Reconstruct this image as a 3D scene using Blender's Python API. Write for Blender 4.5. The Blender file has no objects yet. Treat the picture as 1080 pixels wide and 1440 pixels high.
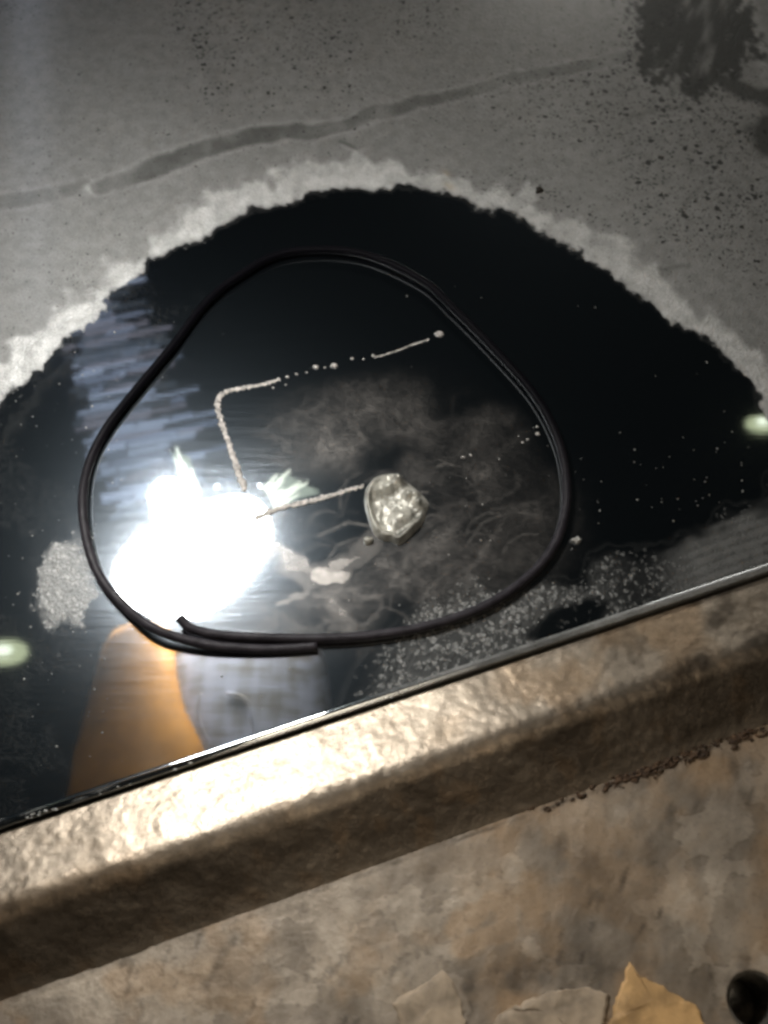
import bpy, bmesh, math, random
import numpy as np
from mathutils import Vector, Matrix
random.seed(7)
S = bpy.context.scene
COL = S.collection

# ---------------------------------------------------------------- camera, world, exposure
PITCH, DIST, FOV = math.radians(62), 0.36, math.radians(56)
CAM = np.array([0.0, -DIST*math.cos(PITCH), DIST*math.sin(PITCH)])
FWD = np.array([0.0, math.cos(PITCH), -math.sin(PITCH)])
RGT = np.array([1.0, 0, 0])
UPV = np.cross(RGT, FWD)
FPX = 720/math.tan(FOV/2)
cd = bpy.data.cameras.new('camera')
cam = bpy.data.objects.new('camera', cd); COL.objects.link(cam)
cam.location = CAM
cam.rotation_euler = (math.pi/2-PITCH, 0, 0)
cd.sensor_fit = 'VERTICAL'; cd.sensor_height = 36; cd.sensor_width = 27
cd.lens = 18/math.tan(FOV/2)
cd.clip_start = 0.01; cd.clip_end = 50
cd.dof.use_dof = True; cd.dof.focus_distance = 0.37; cd.dof.aperture_fstop = 10
S.camera = cam
W = bpy.data.worlds.new('World'); S.world = W; W.use_nodes = True
bg = W.node_tree.nodes['Background']
bg.inputs[0].default_value = (0.8, 0.95, 1.0, 1); bg.inputs[1].default_value = 0.004
S.view_settings.view_transform = 'Standard'; S.view_settings.look = 'None'
S.view_settings.exposure = 0; S.view_settings.gamma = 1
S.cycles.filter_width = 2.9; S.cycles.max_bounces = 6; S.cycles.sample_clamp_indirect = 6

LAMP_POWER = 76.0      # emission of the work lamp's lens
FILL = 36.0             # emission of the added fill panel

# ---------------------------------------------------------------- geometry helpers
def ray(px, py):
    d = FWD*FPX + RGT*(px-540) - UPV*(py-720)
    return d/np.linalg.norm(d)
def at(px, py, z=0.0):
    d = ray(px, py); t = (z-CAM[2])/d[2]
    return CAM + d*t
def refl(px, py, h):
    """real place, at height h, of a thing whose mirror image is seen at a pixel"""
    p = at(px, py, -h); p = p.copy(); p[2] = h
    return p
def proj(P):
    v = P-CAM
    zz = v@FWD
    return 540+FPX*(v@RGT)/zz, 720-FPX*(v@UPV)/zz

def lat(seed):
    return np.random.RandomState(seed).rand(256, 256)
def vnoise(x, y, seed):
    L = lat(seed)
    xi = np.floor(x).astype(int); yi = np.floor(y).astype(int)
    fx = x-xi; fy = y-yi
    fx = fx*fx*(3-2*fx); fy = fy*fy*(3-2*fy)
    a = L[yi % 256, xi % 256]; b = L[yi % 256, (xi+1) % 256]
    c = L[(yi+1) % 256, xi % 256]; d = L[(yi+1) % 256, (xi+1) % 256]
    return (a*(1-fx)+b*fx)*(1-fy)+(c*(1-fx)+d*fx)*fy
def fbm(x, y, scale, octv=4, seed=1):
    s = 0; a = 1; t = 0
    for k in range(octv):
        s = s+a*vnoise(x/scale*2**k+17*k, y/scale*2**k+31*k, seed+k); t += a; a *= .5
    return s/t
def sst(a, b, x):
    t = np.clip((x-a)/(b-a), 0, 1); return t*t*(3-2*t)
def ell(x, y, cx, cy, rx, ry, ang=0):
    c, s = math.cos(math.radians(ang)), math.sin(math.radians(ang))
    dx, dy = x-cx, y-cy
    return np.sqrt(((dx*c+dy*s)/rx)**2+((-dx*s+dy*c)/ry)**2)
def segdist(x, y, pts):
    best = np.full(np.shape(x), 1e9); along = np.zeros(np.shape(x)); acc = 0
    for (x0, y0), (x1, y1) in zip(pts[:-1], pts[1:]):
        L = math.hypot(x1-x0, y1-y0)
        t = np.clip(((x-x0)*(x1-x0)+(y-y0)*(y1-y0))/L**2, 0, 1)
        d = np.hypot(x-x0-t*(x1-x0), y-y0-t*(y1-y0))
        m = d < best
        best = np.where(m, d, best); along = np.where(m, acc+t*L, along); acc += L
    return best, along, acc

def grid_mesh(name, P, attrs=None, keep=None):
    ny, nx = P.shape[:2]
    me = bpy.data.meshes.new(name)
    idx = np.arange(ny*nx).reshape(ny, nx)
    q = np.stack([idx[:-1, :-1], idx[:-1, 1:], idx[1:, 1:], idx[1:, :-1]], -1).reshape(-1, 4)
    if keep is not None: q = q[keep.reshape(-1)]
    n = len(q)
    me.vertices.add(ny*nx); me.vertices.foreach_set('co', P.reshape(-1).astype(np.float32))
    me.loops.add(n*4); me.loops.foreach_set('vertex_index', q.reshape(-1).astype(np.int32))
    me.polygons.add(n)
    me.polygons.foreach_set('loop_start', np.arange(0, n*4, 4, dtype=np.int32))
    me.polygons.foreach_set('use_smooth', np.ones(n, dtype=bool))
    me.update(calc_edges=True)
    for k, a in (attrs or {}).items():
        at_ = me.attributes.new(k, 'FLOAT_COLOR', 'POINT')
        at_.data.foreach_set('color', a.reshape(-1).astype(np.float32))
    return me
def link(name, me, mat, parent=None):
    o = bpy.data.objects.new(name, me); COL.objects.link(o)
    if mat: me.materials.clear(); me.materials.append(mat)
    if parent:
        o.parent = parent
        o.matrix_parent_inverse = Matrix.Translation(-Vector(parent.location))
    return o
def tag(o, label=None, cat=None, group=None, kind=None):
    if label: o['label'] = label
    if cat: o['category'] = cat
    if group: o['group'] = group
    if kind: o['kind'] = kind
    return o
def empty(name, loc):
    o = bpy.data.objects.new(name, None); COL.objects.link(o); o.location = loc
    o.empty_display_size = .01
    return o
def bm_mesh(name, bm, smooth=True):
    bmesh.ops.recalc_face_normals(bm, faces=bm.faces)
    me = bpy.data.meshes.new(name); bm.to_mesh(me); bm.free()
    if smooth: me.polygons.foreach_set('use_smooth', np.ones(len(me.polygons), dtype=bool))
    return me
def catmull(pts, per=12):
    pts = [np.array(p, float) for p in pts]
    pts = [2*pts[0]-pts[1]]+pts+[2*pts[-1]-pts[-2]]
    out = []
    for i in range(1, len(pts)-2):
        p0, p1, p2, p3 = pts[i-1:i+3]
        for k in range(per):
            t = k/per
            out.append(.5*((2*p1)+(p2-p0)*t+(2*p0-5*p1+4*p2-p3)*t*t+(3*p1-p0-3*p2+p3)*t**3))
    out.append(pts[-2]); return out
def tube(bm, pts, rad, seg=12, flat=1.0):
    """round tube through points; rad is a number or a list; flat squashes it in z"""
    rings = []; n = len(pts)
    for i, p in enumerate(pts):
        t = Vector(pts[min(i+1, n-1)]-pts[max(i-1, 0)]).normalized()
        s = t.cross(Vector((0, 0, 1)))
        if s.length < 1e-4: s = Vector((1, 0, 0))
        s.normalize(); u = s.cross(t)
        r = rad if np.isscalar(rad) else rad[i]
        rings.append([bm.verts.new(Vector(p)+s*r*math.cos(2*math.pi*k/seg)+u*r*flat*math.sin(2*math.pi*k/seg)) for k in range(seg)])
    for a, b in zip(rings[:-1], rings[1:]):
        for k in range(seg): bm.faces.new((a[k], a[(k+1) % seg], b[(k+1) % seg], b[k]))
    bm.faces.new(rings[0][::-1]); bm.faces.new(rings[-1])
def blob(bm, c, rx, ry, rz, seed, sub=2, rough=.25, rot=0):
    r = random.Random(seed)
    g = bmesh.ops.create_icosphere(bm, subdivisions=sub, radius=1)
    ph = [Vector((r.uniform(-1, 1), r.uniform(-1, 1), r.uniform(-1, 1))).normalized() for _ in range(7)]
    M = Matrix.Rotation(rot, 3, 'Z')
    for v in g['verts']:
        k = 1+rough*sum(math.sin(3.1*v.co.dot(p)*(1+.3*i)+i) for i, p in enumerate(ph))/3.5
        q = v.co*k
        v.co = Vector(c)+M@Vector((q.x*rx, q.y*ry, q.z*rz))

# ---------------------------------------------------------------- materials
class NT:
    def __init__(s, name):
        s.m = bpy.data.materials.new(name); s.m.use_nodes = True
        s.t = s.m.node_tree; s.t.nodes.clear()
        s.out = s.t.nodes.new('ShaderNodeOutputMaterial')
    def n(s, typ, props=None, **inp):
        nd = s.t.nodes.new('ShaderNode'+typ)
        for k, v in (props or {}).items(): setattr(nd, k, v)
        for k, v in inp.items(): s.set(nd, k, v)
        return nd
    def set(s, nd, k, v):
        key = int(k[1:]) if k[0] == 'i' and k[1:].isdigit() else k.replace('_', ' ')
        sock = nd.inputs[key]
        if isinstance(v, bpy.types.NodeSocket): s.t.links.new(v, sock)
        else: sock.default_value = v
    def math(s, op, a, b=0.0, c=None):
        nd = s.n('Math', {'operation': op}, i0=a, i1=b)
        if c is not None: s.set(nd, 'i2', c)
        return nd.outputs[0]
    def mixc(s, f, a, b, mode='MIX'):
        nd = s.n('Mix', {'data_type': 'RGBA', 'blend_type': mode})
        s.set(nd, 'i0', f); s.set(nd, 'i6', a); s.set(nd, 'i7', b)
        return nd.outputs[2]
    def ramp(s, f, a, b, c=0.0, d=1.0):
        return s.n('MapRange', {'interpolation_type': 'SMOOTHSTEP'}, Value=f, From_Min=a, From_Max=b, To_Min=c, To_Max=d).outputs[0]
    def noise(s, vec, scale, detail=4, rough=.5, dist=0.0):
        return s.n('TexNoise', Vector=vec, Scale=scale, Detail=detail, Roughness=rough, Distortion=dist).outputs[0]
    def end(s, sh): s.t.links.new(sh, s.out.inputs[0]); return s.m
def rgb(r, g, b): return (r, g, b, 1)

def simple(name, col, rough=.5, metal=0.0, bump=0.0, bscale=800, var=.3, emit=None, estr=0):
    t = NT(name); co = t.n('TexCoord').outputs['Object']
    nz = t.noise(co, bscale*.3, 5, .6)
    c = t.mixc(t.ramp(nz, .3, .7), tuple(x*(1-var) for x in col[:3])+(1,), tuple(min(1, x*(1+var)) for x in col[:3])+(1,))
    p = t.n('BsdfPrincipled', Base_Color=c, Roughness=rough, Metallic=metal)
    if bump:
        b = t.n('Bump', Strength=bump, Distance=.0006, Height=t.noise(co, bscale, 4))
        t.set(p, 'Normal', b.outputs[0])
    if emit: t.set(p, 'Emission_Color', emit); t.set(p, 'Emission_Strength', estr)
    return t.end(p.outputs[0])
def emitter(name, col, strength):
    t = NT(name); e = t.n('Emission', Color=col, Strength=strength)
    return t.end(e.outputs[0])

def steel_face():
    """mirror-polished steel; attribute fin = (frost, tone, grain, brush), haz = (haze, pits, warm, -)"""
    t = NT('polished_steel'); co = t.n('TexCoord').outputs['Object']
    fin = t.n('Attribute', {'attribute_name': 'fin'}); haz = t.n('Attribute', {'attribute_name': 'haz'})
    sf = t.n('SeparateColor', Color=fin.outputs['Color']); sh = t.n('SeparateColor', Color=haz.outputs['Color'])
    frost, tone, grain = sf.outputs[0], sf.outputs[1], sf.outputs[2]
    haze, pits, warm = sh.outputs[0], sh.outputs[1], sh.outputs[2]
    bandm = t.n('SeparateColor', Color=t.n('Attribute', {'attribute_name': 'rim'}).outputs['Color']).outputs[0]
    # fine relief
    mp = t.n('Mapping', Vector=co, Scale=(1.0, .09, 1.0), Rotation=(0, 0, math.radians(-12)))
    br = t.noise(mp.outputs[0], 420, 3, .6)
    mp2 = t.n('Mapping', Vector=co, Scale=(.1, 1.0, 1.0), Rotation=(0, 0, math.radians(-14)))
    br2 = t.noise(mp2.outputs[0], 300, 3, .6)
    gn = t.n('TexVoronoi', Vector=co, Scale=760.0).outputs['Distance']
    fn = t.noise(co, 1500, 3, .6)
    bb = t.n('Bump', Strength=.011, Distance=.0005, Height=br2)
    # grained relief of the etched areas
    gb = t.n('Bump', Distance=.0012, Height=t.math('SUBTRACT', t.math('MULTIPLY', fn, .5), gn), Normal=bb.outputs[0])
    t.set(gb, 'Strength', t.math('MULTIPLY', grain, .7))
    mir = t.n('BsdfGlossy', {'distribution': 'GGX'}, Color=rgb(.50, .53, .55), Roughness=.032, Normal=bb.outputs[0])
    b2 = t.n('Bump', Strength=.13, Distance=.0005, Height=br2)
    soft = t.n('BsdfGlossy', {'distribution': 'GGX'}, Color=rgb(.55, .62, .70), Roughness=.20, Normal=b2.outputs[0])
    wide = t.n('BsdfGlossy', {'distribution': 'GGX'}, Color=rgb(.30, .42, .50), Roughness=.42, Normal=bb.outputs[0])
    sw = t.n('MixShader', Fac=.16, i1=soft.outputs[0], i2=wide.outputs[0])
    m1 = t.n('MixShader', Fac=.065, i1=mir.outputs[0], i2=sw.outputs[0])
    # specks: dust grains and pits
    wn = t.n('TexNoise', Vector=co, Scale=420.0, Detail=3.0)
    cw = t.n('VectorMath', {'operation': 'MULTIPLY_ADD'}, i0=wn.outputs['Color'], i1=(.0035, .0035, 0), i2=t.n('Mapping', Vector=co, Scale=(1, 1, 0)).outputs[0])
    vp = t.n('TexVoronoi', Vector=cw.outputs[0], Scale=330.0)
    vp2 = t.n('TexVoronoi', Vector=cw.outputs[0], Scale=820.0)
    rnd = t.n('SeparateColor', Color=vp.outputs['Color'])
    sz = t.math('MULTIPLY', t.math('POWER', rnd.outputs[0], 3.0), t.math('MULTIPLY', pits, .62))
    pit = t.ramp(t.math('SUBTRACT', sz, t.math('ADD', vp.outputs['Distance'], t.math('MULTIPLY', fn, .12))), -.06, .05)
    sz2 = t.math('MULTIPLY', t.math('POWER', t.n('SeparateColor', Color=vp2.outputs['Color']).outputs[0], 3.0), t.math('MULTIPLY', pits, .75))
    pit = t.math('MAXIMUM', pit, t.math('MULTIPLY', t.ramp(t.math('SUBTRACT', sz2, vp2.outputs['Distance']), -.12, .08), .75))
    mott = t.noise(co, 160, 5, .65)
    base = t.mixc(tone, rgb(.012, .014, .009), rgb(.74, .74, .72))
    base = t.mixc(t.ramp(mott, .3, .75, .0, .32), base, rgb(.05, .05, .045), 'MIX')
    base = t.mixc(t.math('MULTIPLY', t.ramp(fn, .40, .68), .35), base, rgb(.04, .04, .04))
    base = t.mixc(t.math('MULTIPLY', pit, .9), base, rgb(.006, .007, .005))
    base = t.mixc(warm, base, rgb(.42, .30, .13))
    fr = t.n('BsdfPrincipled', Base_Color=base, Roughness=.5, Metallic=.25, Normal=gb.outputs[0])
    fr.inputs['Specular IOR Level'].default_value = .35
    t.set(fr, 'Coat_Weight', t.ramp(tone, .05, .25, .04, .45)); fr.inputs['Coat Roughness'].default_value = .16
    # in the grained strip only the tops of the grains are dull
    gv = t.n('TexVoronoi', Vector=cw.outputs[0], Scale=620.0)
    gr = t.n('SeparateColor', Color=gv.outputs['Color']).outputs[0]
    gmask = t.math('MULTIPLY', t.ramp(t.math('SUBTRACT', t.math('MULTIPLY', frost, 1.12), gr), .0, .12),
                   t.math('MULTIPLY', t.ramp(gv.outputs['Distance'], .62, .30, 0.0, 1.0), t.math('ADD', .25, t.math('MULTIPLY', gr, .75))))
    gmask = t.math('ADD', gmask, t.math('MULTIPLY', t.math('POWER', frost, 2.0), .34))
    ghi = t.math('MULTIPLY', t.ramp(grain, .02, .10), t.ramp(bandm, .9, .1))
    frost = t.math('ADD', t.math('MULTIPLY', frost, t.math('SUBTRACT', 1.0, ghi)), t.math('MULTIPLY', ghi, gmask))
    m2 = t.n('MixShader', Fac=frost, i1=m1.outputs[0], i2=fr.outputs[0])
    # polishing haze: a thin grey film of residue
    hz = t.n('BsdfPrincipled', Base_Color=rgb(.40, .37, .34), Roughness=.38, Metallic=.4, Normal=bb.outputs[0])
    m3 = t.n('MixShader', Fac=haze, i1=m2.outputs[0], i2=hz.outputs[0])
    return t.end(m3.outputs[0])

def tan_steel(name, metal, rough, grainscale, bump):
    """bare oxidised steel; attribute fin = (lightness, stain and painted shade, gloss, warm)"""
    t = NT(name); co = t.n('TexCoord').outputs['Object']
    sf = t.n('SeparateColor', Color=t.n('Attribute', {'attribute_name': 'fin'}).outputs['Color'])
    light, stain_shade, warm = sf.outputs[0], sf.outputs[1], sf.outputs[2]
    n1 = t.noise(co, grainscale, 5, .65); n2 = t.noise(co, 90, 6, .65, .6); n3 = t.noise(co, 2600, 2)
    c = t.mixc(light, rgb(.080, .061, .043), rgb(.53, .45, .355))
    c = t.mixc(t.ramp(n2, .45, .8, 0, .5), c, rgb(.17, .125, .08))
    c = t.mixc(warm, c, rgb(.36, .23, .12))
    c = t.mixc(t.math('MULTIPLY', t.ramp(n1, .5, .75), .35), c, rgb(.09, .07, .05))
    c = t.mixc(stain_shade, c, rgb(.042, .032, .023))
    h = t.math('ADD', n1, t.math('MULTIPLY', n3, .35))
    b = t.n('Bump', Strength=bump, Distance=.0009, Height=h)
    p = t.n('BsdfPrincipled', Base_Color=c, Metallic=metal, Normal=b.outputs[0],
            Roughness=t.ramp(n1, .3, .7, rough-.1, rough+.12))
    return t.end(p.outputs[0])

M_face = steel_face()
M_edge = simple('polished_edge_steel', rgb(.42, .43, .43), .10, 1.0, .12, 600, .25)
M_ledge = tan_steel('scaled_ledge_steel', .82, .40, 1000, .20)
M_plate = tan_steel('stained_plate_steel', .30, .48, 520, .35)
M_weld = simple('weld_metal', rgb(.46, .43, .40), .65, .2, 1.0, 1800, .5)
M_nug = simple('bright_torn_metal', rgb(.31, .30, .26), .42, .35, .8, 520, .6)
def cable_mat():
    """black rubber, lamp light painted in as a paler grey-brown lower stretch"""
    t = NT('black_rubber'); co = t.n('TexCoord').outputs['Object']
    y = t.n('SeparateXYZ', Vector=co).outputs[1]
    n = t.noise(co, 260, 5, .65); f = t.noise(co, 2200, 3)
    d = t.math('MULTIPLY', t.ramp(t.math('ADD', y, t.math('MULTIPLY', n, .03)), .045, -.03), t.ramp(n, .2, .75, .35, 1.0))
    c = t.mixc(d, rgb(.0022, .0020, .0030), rgb(.026, .0225, .027))  # paler low stretch, near-black top: lamplight put into the colour
    b = t.n('Bump', Strength=.25, Distance=.0003, Height=t.math('ADD', n, f))
    p = t.n('BsdfPrincipled', Base_Color=c, Roughness=t.ramp(f, .3, .7, .42, .6), Normal=b.outputs[0])
    t.set(p, 'Specular_IOR_Level', t.math('ADD', .03, t.math('MULTIPLY', d, .24)))
    return t.end(p.outputs[0])
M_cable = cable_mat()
M_dirt = simple('dark_dirt', rgb(.02, .017, .012), .8, 0, .6, 1500, .5)
M_rust = simple('rusty_dirt', rgb(.055, .03, .014), .85, 0, .8, 1500, .6)
M_dust = simple('pale_grit', rgb(.42, .41, .38), .5, .2, .4, 1500, .3)
M_flake = simple('tan_scale', rgb(.30, .235, .165), .7, .1, .5, 330, .35)
M_flake_o = simple('orange_scale', rgb(.42, .255, .105), .65, 0, .6, 330, .35)
M_bore = simple('dark_bore_steel', rgb(.22, .20, .17), .35, .6, .3, 900, .4)

# ---------------------------------------------------------------- frame of the long edge
E0, E1 = at(0, 1152), at(1080, 793)
U = (E1-E0); U[2] = 0; U /= np.linalg.norm(U)
N = np.array([U[1], -U[0], 0.0])                # outward, towards the viewer
O = at(540, 972)
def loc(u, n, z=0.0):
    u = np.asarray(u)[..., None]; n = np.asarray(n)[..., None]; z = np.asarray(z)[..., None]
    return O+U*u+N*n+np.array([0, 0, 1.0])*z
def noff(px, py, z): return float((at(px, py, z)-O)@N)
R_E, Z_L, Z_P = .0028, .0050, -.0120
Z_S = -.0022                                      # ledge height at the seam
N2 = noff(545, 1092, Z_L); N3 = noff(540, 1214, Z_P)
print('offsets L2,L3', N2, N3, 'px/mm', FPX/DIST/1000)

# ---------------------------------------------------------------- the polished mould insert
insert = empty('mould_insert', loc(0, 0, 0))
tag(insert, 'mirror-polished steel mould face, black inside a pale ragged ring, frosted grey beyond', 'mould')
un = np.linspace(-.40, .46, 1150)
nn = [0.0]
while nn[-1] > -.52: nn.append(nn[-1]-(.0005+.0022*min(1, -nn[-1]/.55)))
nn = np.array(nn[::-1])
UU, NN = np.meshgrid(un, nn)
P = loc(UU, NN, 0*UU)
X, Y = proj(P)

in_x = [-400, -60, 0, 70, 120, 170, 240, 330, 420, 500, 560, 620, 680, 720, 790, 840, 870, 920, 950, 1000, 1040, 1080, 1200, 1500]
in_y = [1100, 640, 566, 492, 452, 402, 350, 308, 276, 262, 260, 268, 292, 300, 338, 368, 398, 420, 450, 482, 522, 582, 740, 1200]
xw = X+(fbm(X, Y, 34, 3, 5)-.5)*34
yi = np.interp(xw, in_x, in_y)
slope = np.gradient(np.array(in_y, float), np.array(in_x, float))
cs = 1/np.sqrt(1+np.interp(X, in_x, slope)**2)
D = (Y-yi)*cs+(fbm(X, Y, 26, 4, 11)-.5)*24+(fbm(X, Y, 9, 2, 12)-.5)*10      # >0 inside the mirror
D2 = (Y-np.interp(X, in_x, in_y))*cs
inside = sst(-4, 7, D)
frost = 1-inside
bandw = 32+20*(fbm(X, Y, 90, 2, 21)-.5)*2
band = sst(-bandw-10, -bandw+12, D2+(fbm(X, Y, 24, 4, 33)-.5)*52)*(1-inside)*(.72+.5*sst(.3, .6, fbm(X, Y, 11, 3, 34)))
band = np.clip(band, 0, 1)
tone = .37+.10*(fbm(X, Y, 160, 4, 41)-.5)
# lighter smears and dull streaks of the etched surface
stk = fbm(X*.35+Y*.9, Y*.35-X*.9+0*X, 60, 3, 47)
tone = tone+.06*(stk-.5)
tone = tone*(1-band)+band*(.80+.5*(fbm(X, Y, 22, 4, 51)-.5))
pits = .37+.5*sst(.5, .75, fbm(X, Y, 150, 3, 61))
for cx, cy, rx, ry, a, k in ((440, 60, 90, 70, 60, .5), (920, 170, 130, 60, 10, .75), (1000, 160, 60, 50, 0, .6), (1000, 240, 60, 70, -30, .4), (780, 130, 160, 60, -10, .35)):
    pits = pits+k*np.exp(-ell(X, Y, cx, cy, rx, ry, a)**2)
pits = pits*(1-.8*band)
# the drawn channel across the grey area
ch = [(-300, 345), (-40, 292), (60, 275), (120, 262)]
d, al, L = segdist(X, Y+8*(fbm(X, Y, 60, 2, 71)-.5), ch)
tone = tone-.10*(1-sst(7, 12, d))*sst(.35, .55, fbm(X, Y, 40, 3, 72))+.07*np.exp(-((d-13)/3.0)**2)
ch = [(136, 262), (240, 228), (350, 193), (400, 186), (480, 176), (560, 150), (700, 118), (870, 82), (905, 76)]
d, al, L = segdist(X, Y+14*(fbm(X, Y, 40, 3, 73)-.5), ch)
hw = np.interp(al, [0, 60, 330, 800], [9, 14, 10, 7]); fade = np.interp(al, [0, 350, 620, 800], [1, 1, .75, .55])
tone = tone-.15*fade*(.45+1.1*sst(.3, .6, fbm(X, Y, 45, 3, 75)))*(1-sst(hw-3, hw+3, d))*(.7+.6*(fbm(X, Y, 14, 3, 74)-.2))
tone = tone+.10*fade*np.exp(-((d-hw-3)/2.6)**2)*(.4+1.1*fbm(X, Y, 30, 3, 76))
dot = np.hypot(X-124, Y-264); tone = tone+.25*np.exp(-(dot/6)**2)
# worn-through dark patch in the far corner, with brushed edges
st1 = fbm(X*1.0+Y*.5, (Y-X*.25)*.25, 12, 3, 81)
e = ell(X, Y, 978, 40, 86, 92, 0)+(fbm(X, Y, 34, 4, 82)-.5)*.9+(st1-.5)*.5+(fbm(X, Y, 7, 2, 88)-.5)*.7
dk = 1-sst(.8, 1.08, e)
tone = tone*(1-dk)+dk*(.01+.26*sst(.48, .85, fbm(X+Y*.3, Y*.35, 16, 3, 83)))
e = np.minimum(ell(X, Y, 1082, 190, 30, 30, 0), ell(X, Y, 1050, 128, 60, 13, 20))+(fbm(X, Y, 18, 4, 84)-.5)*.9
dk2 = 1-sst(.6, 1.3, e); tone = tone*(1-.85*dk2)
e = segdist(X, Y, [(1040, -20), (1066, 60), (1090, 110)])[0]
tone = tone+.16*(1-sst(6, 22, e+10*(fbm(X, Y, 20, 3, 85)-.5)))*(1-dk)
# crumbled dark fleck
e = ell(X, Y, 757, 269, 7, 7)+(fbm(X, Y, 7, 2, 86)-.5)*1.1
# scratch and small gouges
for pts, w, k in (([(478, 198), (502, 210)], 3, -.2), ([(480, 204), (500, 213)], 2, .12), ([(905, 370), (930, 380), (970, 372)], 3, -.14),
                  ([(958, 300), (972, 272), (1000, 250)], 3, -.1), ([(900, 175), (990, 160)], 2, .10), ([(880, 165), (960, 150)], 3, -.12)):
    d = segdist(X, Y+6*(fbm(X, Y, 20, 2, 87)-.5), pts)[0]; tone = tone+k*np.exp(-(d/w)**2)
grain = .30*frost+.25*band
# etched strip along the right-hand end of the edge
gx = [430, 520, 600, 700, 800, 880, 960, 1030, 1080, 1200]
gy = [1010, 905, 850, 815, 812, 790, 752, 722, 690, 640]
gt = np.interp(X, gx, gy)
strip = sst(-12, 30, (Y-gt)+(fbm(X, Y, 60, 4, 91)-.5)*85)*sst(500, 590, X+(Y-900)*.4)
strip = strip*(1-.85*(1-sst(.65, 1.15, ell(X, Y, 800, 872, 60, 22, -25)+(fbm(X, Y, 30, 3, 95)-.5)*.7)))
strip = strip*(1-.85*(1-sst(.7, 1.15, ell(X, Y, 715, 800, 34, 44, 30)+(fbm(X, Y, 30, 3, 96)-.5)*.7)))
strip = np.maximum(strip*.82, 0)*(1-.45*sst(820, 900, X))
wedge = sst(880, 1010, X)*sst(-6, 14, Y-gt+(fbm(X, Y, 30, 3, 92)-.5)*20)
lines = .5+.5*np.sin((Y+X*.36)*.45+4*fbm(X, Y, 120, 2, 93))
stone = .22+.2*fbm(X, Y, 12, 3, 94)+wedge*(.06+.14*lines-.06)
# granular pale oval beside the cable, and a loose sprinkle of grain at the left
ov = 1-sst(.62, 1.12, ell(X, Y, 97, 818, 50, 72, 14)+(fbm(X, Y, 22, 4, 97)-.5)*.75)
sp = .16*sst(.45, .75, fbm(X, Y, 70, 4, 98))*sst(.45, .9, np.random.RandomState(4).rand(*X.shape))*(1-sst(130, 330, X))*inside
add = np.maximum(np.maximum(strip, ov*.8), sp)
# the pale lip at the ragged rim, inside the mirror at the far left
rim = .25*np.exp(-((D-18)/16)**2)*(1-sst(60, 190, X))*fbm(X, Y, 16, 3, 100)
add = np.maximum(add, rim)*inside
tone = np.where(add > 0, (tone*frost+np.where(ov > .3, .62, stone)*add)/(frost+add+1e-6), tone)
rimm = np.clip(frost+wedge+.55*ov, 0, 1); grain = grain+add*.9
pits = np.where(add > .02, pits*(1-add)*frost, pits)
frost = np.clip(np.maximum(frost, add), 0, 1)
# polishing haze: wispy grey film round the torn spot
wx = X+90*(fbm(X, Y, 130, 3, 101)-.5); wy = Y+90*(fbm(X, Y, 130, 3, 102)-.5)
w1 = 1-np.abs(fbm(wx*.9, wy*1.2, 95, 4, 103)-.5)*2
wisp = sst(.62, 1.0, w1)*sst(.25, .7, fbm(X, Y, 110, 3, 104))
w2 = 1-np.abs(fbm(wx*1.3+wy*.5, wy*1.5, 60, 4, 105)-.5)*2
wisp = wisp*.7+.5*sst(.8, 1.0, w2)
reg = np.exp(-ell(X, Y, 500, 600, 130, 60, -10)**4)*.75+np.exp(-ell(X, Y, 680, 730, 115, 95, 20)**4)*.75+np.exp(-ell(X, Y, 560, 830, 130, 60, -20)**4)*1.0+.5*np.exp(-ell(X, Y, 420, 880, 170, 50, -5)**4)+.55*np.exp(-ell(X, Y, 690, 610, 50, 36, 0)**4)
dkspot = np.exp(-ell(X, Y, 545, 645, 45, 34, 0)**4)+np.exp(-ell(X, Y, 455, 735, 60, 36, -10)**4)+np.exp(-ell(X, Y, 560, 880, 26, 48, 25)**4)
haze = np.clip(reg*(.035+.16*wisp+.07*sst(.35, .75, fbm(wx, wy, 80, 4, 111))), 0, 1)*(1-.85*np.clip(dkspot, 0, 1))
# pale spots by the welds: a leaf-shaped one and a small round one with a tail
lx = X+34*(fbm(X, Y, 26, 4, 140)-.5); ly = Y+30*(fbm(X, Y, 26, 4, 141)-.5)
def leaf(p, q, w):
    d, al, L = segdist(lx, ly, [p, q]); s = np.sin(np.pi*np.clip(al/L, 0.02, .98))**.7
    return 1-sst(.75, 1.1, d/(w*s+1e-3)+(fbm(X, Y, 14, 3, 106)-.5)*.4)
lf = np.maximum(leaf((372, 762), (448, 806), 17)*.42, np.maximum((1-sst(.75, 1.15, ell(lx, ly, 462, 807, 24, 10, -4)))*.85, leaf((448, 800), (505, 780), 7)*.6))
lf = np.maximum(lf, leaf((380, 848), (448, 822), 7)*.30)
lf = np.maximum(lf, .14*(1-sst(.2, 1.4, ell(X, Y, 590, 665, 42, 30, 40)+(fbm(X, Y, 20, 3, 107)-.5)*.6)))
lf = np.maximum(lf, .22*(1-sst(.5, 1.2, segdist(lx, ly, [(378, 770), (440, 812), (500, 785), (525, 765)])[0]/17)))*(.7+.6*fbm(X, Y, 8, 2, 142))
haze = np.maximum(haze, lf*.75)
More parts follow.
